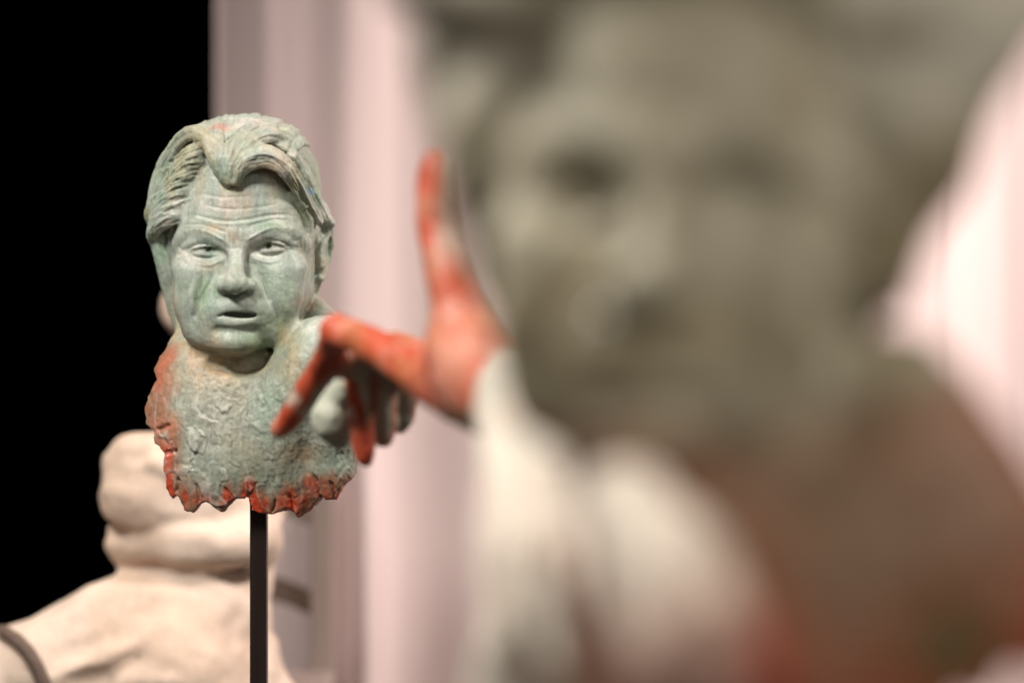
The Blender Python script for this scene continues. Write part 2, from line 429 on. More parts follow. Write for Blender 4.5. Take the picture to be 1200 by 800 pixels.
def poly_field(poly, seed, lo, hi, res=1.0):
    """signed distance to a ragged outline in the x-z plane, looked up from a table"""
    p = np.array(poly, float)
    gx = np.arange(lo[0], hi[0], res); gz = np.arange(lo[1], hi[1], res)
    X, Zz = np.meshgrid(gx, gz, indexing='ij'); d = np.full(X.shape, 1e9); inside = np.zeros(X.shape, bool)
    for a, b in zip(p, np.roll(p, -1, 0)):
        e = b - a; wx = X - a[0]; wz = Zz - a[1]
        t = np.clip((wx * e[0] + wz * e[1]) / (e @ e), 0, 1)
        d = np.minimum(d, (wx - t * e[0]) ** 2 + (wz - t * e[1]) ** 2)
        cnd = (a[1] > Zz) != (b[1] > Zz)
        if b[1] != a[1]: inside ^= cnd & (X < (b[0] - a[0]) * (Zz - a[1]) / (b[1] - a[1]) + a[0])
    D = (np.sqrt(d) * np.where(inside, -1, 1)).astype(f32)
    def fn(x, y, z):
        i = np.clip(((x - lo[0]) / res), 0, len(gx) - 1.01); j = np.clip(((z - lo[1]) / res), 0, len(gz) - 1.01)
        i0 = i.astype(int); j0 = j.astype(int); fi = i - i0; fj = j - j0
        return (D[i0, j0] * (1 - fi) * (1 - fj) + D[i0 + 1, j0] * fi * (1 - fj) + D[i0, j0 + 1] * (1 - fi) * fj + D[i0 + 1, j0 + 1] * fi * fj)
    return fn

def stroke(v, n, pts, width, amp, ymin=-95):
    """draw a tool along a line on the front of the clay; pts in sheet px"""
    p = catmull([q2(*a) for a in pts], max(6, 4 * len(pts)))
    lo = p.min(0) - 3 * width; hi = p.max(0) + 3 * width
    m = np.nonzero((v[:, 0] > lo[0]) & (v[:, 0] < hi[0]) & (v[:, 2] > lo[1]) & (v[:, 2] < hi[1]) & (v[:, 1] > ymin) & (n[:, 1] > 0.15))[0]
    if not len(m): return
    x = v[m, 0]; z = v[m, 2]; d = np.full(len(m), 1e9); tt = np.zeros(len(m))
    for i in range(len(p) - 1):
        e = p[i + 1] - p[i]; t = np.clip(((x - p[i, 0]) * e[0] + (z - p[i, 1]) * e[1]) / (e @ e + 1e-9), 0, 1)
        dd = (x - p[i, 0] - t * e[0]) ** 2 + (z - p[i, 1] - t * e[1]) ** 2
        tt = np.where(dd < d, (i + t) / (len(p) - 1), tt); d = np.minimum(d, dd)
    taper = np.clip(np.minimum(tt, 1 - tt) * 5 + 0.25, 0, 1)
    v[m] += n[m] * (amp * taper * np.exp(-d / width ** 2) * np.clip(n[m, 1] * 2.5, 0, 1))[:, None]

CHEST_EDGE = [(200, 300), (196, 385), (186, 408), (178, 418), (172, 432), (176, 445), (168, 462), (162, 480), (166, 498), (178, 505), (176, 520), (190, 532),
    (188, 548), (193, 560), (190, 575), (197, 586), (203, 580), (208, 584), (214, 598), (225, 601), (232, 591), (238, 588), (246, 593), (258, 600), (268, 590),
    (275, 585), (290, 583), (292, 597), (303, 603), (320, 601), (335, 597), (343, 600), (347, 607), (358, 601), (372, 588), (374, 579), (380, 588), (392, 585),
    (400, 570), (412, 560), (416, 545), (424, 520), (428, 450), (422, 380), (420, 300)]

def focus_bust():
    c = Clay((-128, -222, -328), (158, 58, 178), 1.4)
    # chest shell first, broken off along a ragged edge
    c.add(Ell((0, -66, -232), (122, 68, 150)), 10)
    c.add(Ell((-72, -82, -170), (34, 40, 70)), 25)
    for x_, z_, rx_, ry_, rz_ in ((-46, -128, 18, 30, 12), (-22, -134, 22, 40, 13), (4, -138, 24, 52, 15), (26, -134, 22, 56, 18), (42, -116, 20, 58, 22), (54, -92, 18, 58, 24), (60, -72, 16, 56, 20)):
        c.sub(Ell((x_, 4, z_), (rx_, ry_, rz_)), 8)
    c.add(Chain(catmull([(100, -32, -126), (84, -34, -156), (48, -52, -205), (10, -62, -250)], 10), (47, 49, 51, 53, 55, 57, 59, 61, 62, 62)), 13)
    c.add(Ell((112, -46, -250), (30, 38, 60)), 22)
    c.add(Ell((112, -20, -202), (30, 26, 44)), 16)
    c.sub(Chain(catmull([(68, 20, -232), (88, 16, -242), (112, 8, -256)], 8), 5), 14)
    c.sub(Ell((0, -100, -246), (104, 78, 150)), 8)
    pf = poly_field([q2(*a) for a in CHEST_EDGE], 1, (-140, -340), (170, 20))
    def ragged(x, y, z):
        P = np.stack([x, y, z], 1)
        a = fbm(P, 16, 3, 3); b = noise(P, 14, 31)
        return pf(x + 2.0 * a, y, z + 2.5 * b) + 0.7 * noise(P, 4, 9)
    c.clip(ragged, 1.0)
    # neck with its cords
    c.add(Chain([(-4, -112, -60), (-4, -108, -110), (-6, -98, -178)], (60, 60, 62)), 5)
    c.add(Chain([(40, -108, -60), (46, -96, -120), (50, -84, -170)], (30, 32, 34)), 10)
    c.add(Chain([(-70, -104, -70), (-66, -84, -125), (-46, -50, -170)], (16, 14, 11)), 14)
    c.add(Chain([(52, -125, -40), (74, -112, -72), (100, -98, -100)], (20, 22, 24)), 6)
    add_face(c)
    # hair
    c.add(hair_cap(7), 5)
    locks = []
    def L(pts, w_, n_, r_, s_, k=3.2, sp=0.8):
        locks.append((pts, w_, n_)); strands(c, [G(*p) for p in pts], w_, n_, r_, s_, k, sp)
    L([(268, 213, 0), (259, 200, 5), (251, 181, 5), (241, 160, -6), (221, 149, -22), (200, 160, -42), (184, 184, -60), (172, 215, -80)], 8, 7, 4.0, 1)
    L([(266, 207, 4), (260, 184, 5), (254, 162, -8), (252, 145, -35), (256, 135, -70)], 8, 6, 3.6, 2)
    L([(270, 213, 4), (270, 192, 9), (275, 166, 0), (288, 146, -25), (300, 136, -60)], 7, 6, 3.6, 3)
    L([(273, 212, 3), (279, 188, 8), (294, 163, -2), (318, 152, -24), (340, 163, -60), (352, 178, -88)], 9, 8, 3.6, 4)
    L([(274, 213, 4), (280, 195, 9), (294, 181, 11), (314, 177, 8), (334, 188, -2), (350, 210, -22), (362, 238, -48), (372, 256, -62)], 10, 9, 3.8, 5)
    L([(276, 212, 2), (285, 199, 7), (300, 190, 9), (318, 189, 7), (334, 199, 0), (346, 217, -18), (356, 240, -38)], 5, 5, 3.4, 6)
    L([(330, 166, -38), (350, 190, -50), (364, 220, -62), (374, 245, -72), (385, 258, -80)], 9, 8, 3.8, 7)
    L([(342, 222, -26), (352, 240, -42), (358, 258, -54), (360, 280, -62), (358, 302, -66)], 8, 6, 3.6, 8, 2.5)
    L([(364, 225, -70), (376, 248, -82), (378, 268, -92), (372, 290, -112)], 9, 6, 4.0, 9)
    for i, (sx, sy) in enumerate(((236, 170), (231, 180), (226, 190), (221, 201), (215, 212), (210, 224), (206, 237), (203, 250))):
        y0 = -14 - (236 - sx) * 0.8
        L([(sx, sy, y0), (sx - 12, sy + 2, y0 - 3), (sx - 27, sy + 9, y0 - 18), (sx - 40, sy + 22, y0 - 42), (max(sx - 48, 167), sy + 38, y0 - 66)], 7, 4, 4.8, 20 + i, 5.5)
    L([(200, 158, -62), (180, 180, -80), (168, 208, -92), (163, 236, -98), (164, 254, -104), (170, 270, -110)], 9, 6, 5.6, 40)
    L([(184, 184, -64), (172, 210, -78), (164, 235, -88), (160, 248, -92), (166, 264, -102)], 10, 6, 5.2, 30, 2.5)
    L([(192, 240, -66), (187, 256, -76), (185, 272, -84), (186, 290, -92)], 5, 4, 3.4, 31, 4)
    L([(166, 250, -90), (167, 275, -96), (174, 310, -100), (182, 345, -104), (193, 386, -106)], 10, 6, 6.6, 32, 3)
    L([(172, 262, -96), (173, 285, -104), (179, 312, -110), (187, 340, -112)], 7, 5, 5.5, 34, 3)
    L([(180, 258, -98), (181, 285, -106), (186, 320, -112), (193, 352, -112)], 7, 5, 5.0, 33, 4)
    rng = np.random.default_rng(77)
    for i in range(26):                                         # swept back over the crown and the back of the head
        a = -0.95 + 1.9 * i / 25
        pts = []
        for t in np.linspace(0, 1, 7):
            th = 0.8 + t * 1.75
            pts.append((np.sin(a) * 88 * (0.55 + 0.45 * np.sin(min(th, 1.9))) , -98 + 112 * np.cos(th) * np.cos(a * 0.5), 46 + 115 * np.sin(th) * (0.45 + 0.55 * np.cos(a)) + rng.normal(0, 1.5)))
        if i % 1 == 0: strands(c, pts, 4, 3, 3.6, 100 + i, 2.5)
    v, q = c.skin()
    print('focus bust skinned', len(v), round(time.time() - T0, 1))
    n = normals(v, q)
    X, Y, Zc = v.T
    px, py = X + 277, 290 - Zc
    face = sstep(-70, -45, Y) * sstep(-150, -120, Zc) * sstep(85, 60, Zc)
    chest = sstep(-125, -150, Zc)
    # thumb the lips and brows softer
    soft = np.clip(0.9 * np.exp(-(((px - 279) / 34) ** 2 + ((py - 372) / 16) ** 2) ** 2) + 0.85 * np.exp(-(((px - 277) / 66) ** 2 + ((py - 269) / 12) ** 2) ** 2), 0, 1) * (Y > -70)
    slit = np.exp(-(((px - 279) / 24) ** 2 + ((py - 368.5) / 6) ** 2) ** 2)
    v = v + (soft * (1 - 0.75 * slit))[:, None] * (relax(v, q, 7) - v)
    n = normals(v, q)
    S = lambda pts, w_, a_: stroke(v, n, pts, w_, a_)
    # forehead lines, frown, crow's feet, brow hairs, creases
    S([(222, 250), (245, 256), (268, 259), (290, 257), (315, 252), (336, 250)], 1.6, -1.5)
    S([(226, 254), (248, 260), (268, 263), (292, 261), (320, 255)], 1.8, 1.1)
    S([(214, 262), (236, 263), (256, 269), (266, 273)], 1.6, -1.2)
    S([(284, 270), (300, 262), (322, 257), (340, 258)], 1.6, -1.2)
    S([(240, 240), (268, 245), (300, 243), (325, 238)], 1.6, -0.8)
    S([(232, 226), (262, 231), (300, 229)], 1.5, -0.6)
    S([(268, 262), (266, 273), (269, 284)], 2.2, -1.3); S([(281, 264), (280, 276), (279, 285)], 2.0, -1.0)
    S([(262, 288), (272, 292), (284, 290)], 2.2, -0.8)
    for a in ((226, 302, 245, 308, 260, 301), (228, 310, 244, 314, 258, 308), (296, 299, 312, 305, 330, 299), (300, 306, 316, 310, 330, 306)):
        S([(a[0], a[1]), (a[2], a[3]), (a[4], a[5])], 1.5, -0.8)
    for a in ((204, 288, 214, 292), (202, 296, 213, 297), (204, 304, 214, 301), (340, 282, 350, 278), (341, 288, 352, 288), (340, 294, 350, 298)):
        S([(a[0], a[1]), ((a[0] + a[2]) / 2, (a[1] + a[3]) / 2 + 1), (a[2], a[3])], 1.3, -1.1)
    rng = np.random.default_rng(5)
    for i in range(16):                                         # brow tufts
        t = i / 15
        x0, y0 = 216 + 46 * t, 271 - 3 * math.sin(t * 3) + 11 * t * t
        S([(x0 + 2, y0 + 3), (x0, y0), (x0 - 5, y0 - 2)], 1.5, 0.6 * rng.uniform(0.6, 1.3))
        x0, y0 = 292 + 46 * t, 280 - 13 * math.sin(t * 2.2)
        S([(x0 - 2, y0 + 3), (x0, y0), (x0 + 6, y0 - 3)], 1.5, 0.7 * rng.uniform(0.6, 1.3))
    S([(250, 318), (246, 330), (238, 345), (232, 356)], 2.0, -1.0); S([(303, 318), (308, 330), (313, 346), (316, 356)], 1.8, -1.6)
    S([(238, 322), (234, 340), (228, 358)], 4.0, -1.5)
    S([(222, 330), (218, 350), (222, 372), (232, 392)], 3.0, -1.2)
    S([(275, 344), (275, 350), (276, 356)], 2.2, -1.2)
    # side hair: short raking tool lines
    for i in range(46):
        x0 = rng.uniform(172, 226); y0 = rng.uniform(172, 262)
        if x0 > 236 - (y0 - 170) * 0.38: continue
        ln = rng.uniform(12, 26)
        S([(x0 + ln / 2, y0 - 1), (x0, y0 + rng.uniform(-1, 3)), (x0 - ln / 2, y0 + rng.uniform(3, 9))], rng.uniform(1.0, 1.7), rng.choice([-1.2, 0.9]))
    for i in range(40):
        t = rng.uniform(0, 1); x0 = 340 + 34 * t + rng.uniform(-9, 9); y0 = 190 + 75 * t + rng.uniform(-14, 14)
        S([(x0 - 6, y0 - 12), (x0, y0), (x0 + 4, y0 + 12)], rng.uniform(1.0, 1.6), rng.choice([-1.5, 1.2]))
    for pts, w_, n_ in locks:                                    # comb lines along every lock
        p2 = catmull([a[:2] for a in pts], 9); tg = np.gradient(p2, axis=0); tg /= np.linalg.norm(tg, axis=1, keepdims=True) + 1e-9
        sd = np.stack([-tg[:, 1], tg[:, 0]], 1)
        for j in range(max(3, n_ - 1)):
            u = (j + 0.5) / max(3, n_ - 1) * 2 - 1
            pp = p2 + sd * (u * w_ * 0.95 + rng.normal(0, 0.4, (len(p2), 1)))
            a0 = rng.integers(0, 3); a1 = len(pp) - rng.integers(0, 3)
            S([tuple(a) for a in pp[a0:a1]], rng.uniform(0.9, 1.4), -rng.uniform(0.4, 1.25))
    for a in ((203, 580, 207, 560), (232, 592, 228, 566), (272, 588, 262, 572), (291, 598, 290, 575), (343, 602, 338, 580), (373, 582, 366, 556), (190, 532, 205, 528), (178, 505, 196, 498), (317, 602, 322, 585), (392, 585, 386, 565)):
        S([(a[0], a[1]), ((a[0] + a[2]) / 2 + 1.5, (a[1] + a[3]) / 2), (a[2], a[3])], 2.0, -4.0)
    # chest: drying cracks between flakes, trowel marks
    n = normals(v, q)
    m = np.nonzero((Zc < -85) & (Y > -125))[0]
    Pm = v[m]; Pxm, Pym = Pm[:, 0] + 277, 290 - Pm[:, 2]
    reg = sstep(452, 485, Pym) * sstep(350, 305, Pxm + 0.25 * (Pym - 520)) * (0.4 + 0.6 * sstep(-0.4, 0.3, noise(Pm, 36, 8)))
    reg = np.maximum(reg, 0.3 * sstep(430, 470, Pym))
    dsp = np.zeros(len(m)); lip = np.zeros(len(m))
    for seed, sc, wt in ((301, 17, 1.0), (317, 13, 0.8), (333, 22, 0.9)):     # flakes: one side stands proud of the other along a torn line
        Q = Pm * np.array([1.0, 0.8, 0.62]) + np.array([0, 0, 0.3]) * Pm[:, :1]
        Q = Q + 2.2 * np.stack([noise(Pm, 6, seed + 1), noise(Pm, 6, seed + 2), noise(Pm, 6, seed + 3)], 1)
        f = noise(Q, sc, seed); live = sstep(-0.25, 0.3, noise(Pm, 24, seed + 5))
        ln = np.exp(-(f / 0.075) ** 2) * live
        dsp += wt * (0.8 * np.tanh(f / 0.07) * live - 1.7 * ln + 0.6 * np.exp(-((f - 0.17) / 0.09) ** 2) * live)
        lip = np.maximum(lip, np.exp(-((f - 0.15) / 0.08) ** 2) * live)
    v[m] += n[m] * (0.85 * dsp * reg)[:, None]
    # general hand-worked unevenness
    g = 0.8 * fbm(v, 11, 60, 3) * (0.45 + 0.2 * chest) + 0.38 * noise(v, 3.2, 66) + 0.35 * chest * noise(v * np.array([1, 1, 0.35]), 3.5, 70)
    g = g * (1 - 0.45 * face)
    v = v + n * g[:, None]
    n = normals(v, q)
    # ---------------- pigment
    X, Y, Zc = v.T; px, py = X + 277, 290 - Zc
    def spot(cx, cy, rx, ry, soft=0.8): return np.exp(-(((px - cx) / rx) ** 2 + ((py - cy) / ry) ** 2) / soft)
    grey = srgb(163, 172, 159); pale = srgb(198, 197, 186); green = srgb(122, 146, 112); teal = srgb(142, 168, 150); tan = srgb(184, 154, 118); pink = srgb(214, 190, 182)
    umber = srgb(126, 100, 72); orange = srgb(196, 72, 42); rust = srgb(158, 112, 86); blue = srgb(120, 160, 190)
    b1 = fbm(v, 46, 80, 4); b2 = fbm(v, 30, 90, 4); b3 = fbm(v * np.array([1, 1, 0.4]), 14, 95, 4); b4 = fbm(v, 60, 99, 3)
    C = np.repeat(grey[None], len(v), 0)
    C = mix(C, pale, 0.7 * sstep(0.1, 0.9, b1))
    C = mix(C, teal, 0.45 * sstep(0.15, 0.9, b2))
    C = mix(C, green, 0.35 * sstep(0.1, 0.9, -b1 + 0.3 * b3))
    C = mix(C, tan, 0.32 * sstep(0.2, 1.0, b4 + 0.35 * b3))
    C = mix(C, srgb(146, 142, 118), 0.45 * sstep(-110, -150, Zc))
    # local washes; green at jaw and cheek hollow also paints in shade there
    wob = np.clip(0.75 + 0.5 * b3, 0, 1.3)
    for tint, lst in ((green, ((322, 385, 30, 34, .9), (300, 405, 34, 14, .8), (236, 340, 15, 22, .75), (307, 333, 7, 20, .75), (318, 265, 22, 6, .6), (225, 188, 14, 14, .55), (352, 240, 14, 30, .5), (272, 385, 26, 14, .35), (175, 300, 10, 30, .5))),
                      (tan, ((248, 268, 24, 8, .6), (275, 278, 9, 9, .7), (232, 180, 10, 24, .5), (245, 312, 16, 7, .5), (312, 195, 18, 9, .8), (240, 440, 60, 24, .5), (200, 400, 14, 40, .6), (345, 420, 14, 34, .5), (350, 535, 34, 16, .6), (192, 360, 8, 30, .6))),
                      (pink, ((300, 145, 30, 12, .6), (215, 300, 16, 14, .4), (262, 240, 40, 14, .3), (274, 320, 12, 12, .4))),
                      (teal, ((315, 480, 24, 46, .7), (392, 545, 26, 24, .7), (290, 170, 20, 14, .3), (250, 545, 50, 30, .3), (385, 490, 22, 30, .4))),
                      (tan, ((270, 425, 60, 16, .7), (225, 415, 30, 22, .6), (330, 395, 14, 20, .5))),
                      (green, ((240, 291, 15, 4, .55), (315, 287, 15, 4, .55), (258, 294, 7, 6, .5))),
                      (srgb(74, 78, 58), ((243, 292, 4.8, 4.8, 1.2), (314, 288, 4.8, 4.8, 1.2))),
                      (srgb(150, 146, 112), ((200, 190, 30, 50, .5), (350, 220, 24, 60, .5), (300, 160, 50, 20, .3))),
                      (umber, ((356, 356, 16, 16, .8), (268, 428, 34, 9, .5), (308, 196, 20, 9, .5), (160, 245, 8, 10, .5), (352, 530, 24, 10, .5)))):  # umber and tan also paint in shade of recesses under hair and chin
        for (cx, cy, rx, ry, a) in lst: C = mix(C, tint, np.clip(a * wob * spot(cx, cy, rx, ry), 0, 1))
    C = mix(C, orange * 1.1 + 0.06, 0.75 * np.clip(wob * spot(254, 146, 12, 6), 0, 1))
    C = mix(C, blue, 0.8 * spot(360, 222, 4, 4))
    # raw red-orange along the broken edge
    ed = np.full(len(v), -99.0); ed[m] = pf(v[m, 0], v[m, 1], v[m, 2])
    ed = ed + 7 * b3 + 7 * b2
    side = sstep(300, 190, px) * sstep(395, 450, py)
    redness = np.maximum(sstep(-34, -2, ed), 0.8 * side * sstep(-48, -4, ed)) * sstep(-100, -112, Zc) * sstep(385, 425, py)
    redness = redness * (1 - 0.9 * sstep(385, 400, px) * sstep(575, 545, py))
    low = sstep(470, 580, py)
    C = mix(C, rust, 0.9 * sstep(0, 0.7, redness)); C = mix(C, orange, (0.3 + 0.7 * low) * sstep(0.45, 1.0, redness) * np.clip(0.55 + 0.8 * b3 + 0.3 * b2, 0, 1))
    C = mix(C, umber, 0.6 * redness * sstep(0.2, 0.8, -b3))
    # pale rubbed ridges in the flakes
    rub = np.zeros(len(v)); rub[m] = reg * lip
    C = mix(C, pale, 0.55 * rub)
    streak = noise(v * np.array([1.0, 1.0, 0.25]), 2.6, 120) + 0.6 * fbm(v * np.array([0.5, 1, 1.0]), 6, 130, 3)
    C = np.clip(C * (0.88 * (1 + 0.14 * streak + 0.08 * b3))[:, None], 0.01, 0.95)
    root = empty('man_bust', pt(277, 290, FOCUS))
    W = np.stack([v[:, 0] * U, -v[:, 1] * U, v[:, 2] * U], 1)
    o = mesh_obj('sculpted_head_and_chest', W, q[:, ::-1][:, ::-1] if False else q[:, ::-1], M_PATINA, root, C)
    tag(root, 'green grey clay bust of a frowning man with ragged orange lower edge', 'bust')
    return root
focus_bust()
print('focus bust', round(time.time() - T0, 1))

def rod(name, x, y, z0, z1, half, parent):
    boxes('rod', [(x - half, y - half, z0, x + half, y + half, z1)], M_STEEL, parent, 0.0012)
def stand(x, y, ztop, half, label):
    root = empty('bust_stand', (x, y, FLOOR_Z))
    boxes('rod', [(-half, -half, 0.012, half, half, ztop - FLOOR_Z)], M_STEEL, root, 0.0012)
    boxes('base_plate', [(-0.13, -0.13, 0.0, 0.13, 0.13, 0.012)], M_STEEL, root, 0.002)
    tag(root, label, 'stand'); return root
p = pt(303.5, 600, FOCUS + 0.045)
stand(p[0], p[1], p[2] + 0.12, 0.0088, 'slim dark brown metal rod under the frowning bust')

# ================================================================== the reaching hand and its cream sleeve
def world_chain(rows):
    P = [pt(r[0], r[1], r[2]) for r in rows]; R = [r[3] * r[2] / 2833.3 for r in rows]
    return P, R
def sweep(rows, n=12):
    P, R = world_chain(rows)
    A = catmull([list(a) + [b] for a, b in zip(P, R)], n)
    return Chain(A[:, :3], np.maximum(A[:, 3], 0.003))
K = 0.001
def reaching_hand(root, origin):
    c = Clay(pt(280, 600, 2.3) - (0.0, 0.0, 0.0), pt(700, 130, 2.0) + (0, 0.3, 0), 0.0024)
    c.lo = np.array([-0.26, 1.62, 1.36]); c.hi = np.array([0.06, 2.30, 1.68])
    # palm and wrist
    c.add(sweep([(604, 462, 1.79, 38), (590, 455, 1.80, 44), (560, 430, 1.84, 46), (540, 405, 1.88, 42)], 8), 12 * K)
    c.add(sweep([(590, 470, 1.82, 42), (545, 450, 1.88, 40), (510, 440, 1.93, 32)], 8), 22 * K)
    # thumb held straight up
    c.add(sweep([(548, 400, 1.87, 36), (532, 345, 1.88, 29), (520, 300, 1.89, 25), (514, 268, 1.90, 25), (511, 232, 1.90, 23), (510, 205, 1.90, 20), (509, 190, 1.90, 14)], 14), 14 * K)
    # index: long first bone, then hooked down and forward
    c.add(sweep([(575, 482, 1.84, 30), (530, 462, 1.90, 27), (480, 430, 1.95, 23), (430, 401, 2.00, 20), (396, 386, 2.03, 19)], 12), 10 * K)
    c.add(sweep([(393, 387, 2.03, 19), (389, 408, 2.06, 18), (377, 432, 2.09, 17)], 6), 4 * K)
    c.add(sweep([(379, 430, 2.09, 17), (360, 458, 2.11, 16), (344, 484, 2.13, 15), (329, 502, 2.14, 12)], 8), 3 * K)
    # middle, ring and little finger bent down behind it
    c.add(sweep([(520, 440, 1.97, 28), (470, 415, 2.04, 23), (430, 408, 2.10, 20), (418, 425, 2.12, 18)], 8), 8 * K)
    c.add(sweep([(418, 420, 2.12, 18), (421, 455, 2.12, 16), (424, 490, 2.12, 15), (426, 520, 2.12, 14), (427, 536, 2.12, 11)], 10), 3 * K)
    c.add(sweep([(520, 445, 1.99, 26), (485, 418, 2.07, 22), (455, 406, 2.12, 20), (446, 425, 2.13, 18)], 8), 8 * K)
    c.add(sweep([(446, 420, 2.13, 18), (449, 455, 2.13, 17), (451, 490, 2.13, 16), (450, 514, 2.13, 11)], 8), 2 * K)
    c.add(sweep([(525, 455, 2.01, 25), (500, 436, 2.08, 20), (480, 424, 2.12, 18), (473, 440, 2.14, 17)], 8), 8 * K)
    c.add(sweep([(473, 438, 2.14, 17), (476, 462, 2.14, 16), (474, 484, 2.14, 14), (469, 498, 2.14, 10)], 8), 2 * K)
    c.add(sweep([(440, 440, 2.17, 24), (452, 462, 2.17, 26), (446, 490, 2.18, 18)], 5), 3 * K)
    c.add(sweep([(392, 470, 2.19, 18), (388, 490, 2.19, 24), (398, 508, 2.20, 18)], 6), 4 * K)
    c.add(sweep([(392, 470, 2.19, 16), (415, 445, 2.17, 18), (440, 440, 2.16, 20)], 5), 4 * K)
    c.add(sweep([(400, 425, 2.09, 16), (408, 432, 2.10, 14)], 3), 8 * K)
    v, q = c.skin(); v = relax(v, q, 1); n = normals(v, q)
    U1 = v * 1000
    v = v + n * (0.0009 * fbm(U1, 14, 5, 3) + 0.0004 * noise(U1, 4, 8))[:, None]
    orange = srgb(176, 74, 46); deep = srgb(156, 54, 32); peach = srgb(200, 138, 116); grey = srgb(176, 178, 160); tan = srgb(150, 120, 72)
    a = fbm(U1, 40, 15, 4); b = fbm(U1, 22, 25, 4); st = fbm(U1 * np.array([1, .3, .3]), 10, 35, 3)
    C = np.repeat(orange[None], len(v), 0)
    C = mix(C, deep, 0.6 * sstep(0.1, 0.8, a)); C = mix(C, peach, 0.45 * sstep(0.05, 0.8, b)); C = mix(C, tan, 0.3 * sstep(0.1, 0.7, st - 0.5 * a))
    px = 600 + v[:, 0] / v[:, 1] * 2833.3; py = 400 - (v[:, 2] - CAM_Z) / v[:, 1] * 2833.3
    far = sstep(2.06, 2.11, v[:, 1])
    # grey green clay left bare on the outer faces of the far fingers and the thumb's outer side
    bare = far * sstep(-0.1, 0.35, n[:, 0] + 0.35 * st + 0.2 * (px > 440)) * sstep(505, 480, py - 20 * (px > 440))
    bare = np.maximum(bare, far * sstep(432, 442, px) * (0.75 + 0.3 * st))
    bare = np.maximum(bare, 0.6 * sstep(506, 522, px + 5 * st) * sstep(330, 280, py))
    bare = np.maximum(bare, 0.75 * sstep(0.15, 0.7, b + 0.4 * st) * sstep(2.05, 2.1, v[:, 1]) * sstep(505, 480, py))
    bare = np.maximum(bare, sstep(2.145, 2.165, v[:, 1]) * (px < 425))
    seam = np.exp(-((px - 437) / 3.5) ** 2) + np.exp(-((px - 462) / 3.0) ** 2) + np.exp(-((px - 486) / 3.0) ** 2)
    bare = bare * (1 - 0.9 * np.clip(seam * sstep(425, 445, py) * far, 0, 1))
    C = mix(C, grey, np.clip(bare, 0, 1))
    palm = sstep(480, 520, px) * sstep(330, 370, py)
    C = mix(C, peach, 0.75 * palm * np.clip(0.7 + 0.5 * b, 0, 1))
    C = mix(C, tan, 0.8 * sstep(470, 500, py) * sstep(500, 530, px))
    return mesh_obj('hand', v - origin, q, M_PATINA_NEAR, root, C)

def sleeve_mass(root, origin):
    c = Clay((-0.14, 0.90, 0.80), (0.26, 1.86, 1.52), 0.005)
    c.add(sweep([(594, 446, 1.80, 36), (606, 480, 1.66, 46), (624, 560, 1.38, 56), (634, 680, 1.22, 72), (650, 850, 1.22, 100), (690, 1100, 1.3, 140)], 14), 6 * K)
    c.add(sweep([(690, 556, 1.12, 24), (745, 612, 1.04, 58), (795, 680, 1.00, 66), (835, 770, 0.98, 66), (850, 900, 1.05, 80), (820, 1100, 1.25, 100)], 12), 20 * K)
    c.add(sweep([(640, 740, 1.36, 80), (740, 860, 1.36, 140), (760, 1000, 1.36, 190), (760, 1250, 1.36, 220), (760, 1500, 1.36, 240)], 10), 30 * K)
    c.add(sweep([(850, 720, 0.97, 30), (875, 755, 0.97, 28), (892, 800, 0.97, 24)], 5), 10 * K)
    # cloth folds
    for rows in ([(640, 500, 1.52, 10), (660, 560, 1.32, 14), (680, 640, 1.18, 16), (690, 760, 1.14, 18)], [(590, 520, 1.46, 9), (590, 620, 1.24, 12), (590, 760, 1.15, 16)], [(630, 560, 1.3, 12), (632, 660, 1.16, 16), (650, 780, 1.1, 18)],
                 [(690, 600, 1.14, 14), (725, 680, 1.03, 14), (750, 780, .97, 14)], [(760, 580, 1.04, 12), (800, 640, .98, 16), (840, 710, .96, 16)]):
        c.add(sweep(rows, 10), 14 * K)
    v, q = c.skin(); v = relax(v, q, 2); n = normals(v, q); U1 = v * 1000
    v = v + n * (0.002 * fbm(U1, 40, 5, 3) + 0.004 * fbm(U1 * np.array([1, 1, .45]), 26, 77, 2))[:, None]
    cream = srgb(216, 202, 187); gg = srgb(204, 199, 184); pinkc = srgb(228, 176, 158); red = srgb(176, 80, 60)
    a = fbm(U1, 70, 3, 3)
    C = np.repeat(cream[None], len(v), 0); C = mix(C, gg, 0.8 * sstep(-0.2, 0.5, a))
    t = sstep(0.035, 0.085, v[:, 0] + 0.02 * a) * sstep(1.43, 1.37, v[:, 2])
    C = mix(C, pinkc, 0.8 * t); C = mix(C, red, sstep(0.086, 0.104, v[:, 0] + 0.006 * a) * sstep(1.42, 1.38, v[:, 2]))
    return mesh_obj('sleeve', v - origin, q, M_CREAM, root, C)
PL_TOP = 0.83
def plinth(x, y, half, top, label):
    o = boxes('plinth', [(-half, -half, 0, half, half, top - FLOOR_Z)], M_PLINTH, None, 0.004); o.location = (x, y, FLOOR_Z)
    tag(o, label, 'plinth')
arm = empty('reaching_arm_sculpture', (0.06, 1.36, PL_TOP)); O = np.array([0.06, 1.36, PL_TOP])
tag(arm, 'reaching hand sculpture painted orange red with a cream sleeve', 'sculpture')
reaching_hand(arm, O); sleeve_mass(arm, O)
plinth(0.08, 1.36, 0.16, 0.83, 'square brown plinth carrying the reaching hand sculpture')
print('arm', round(time.time() - T0, 1))

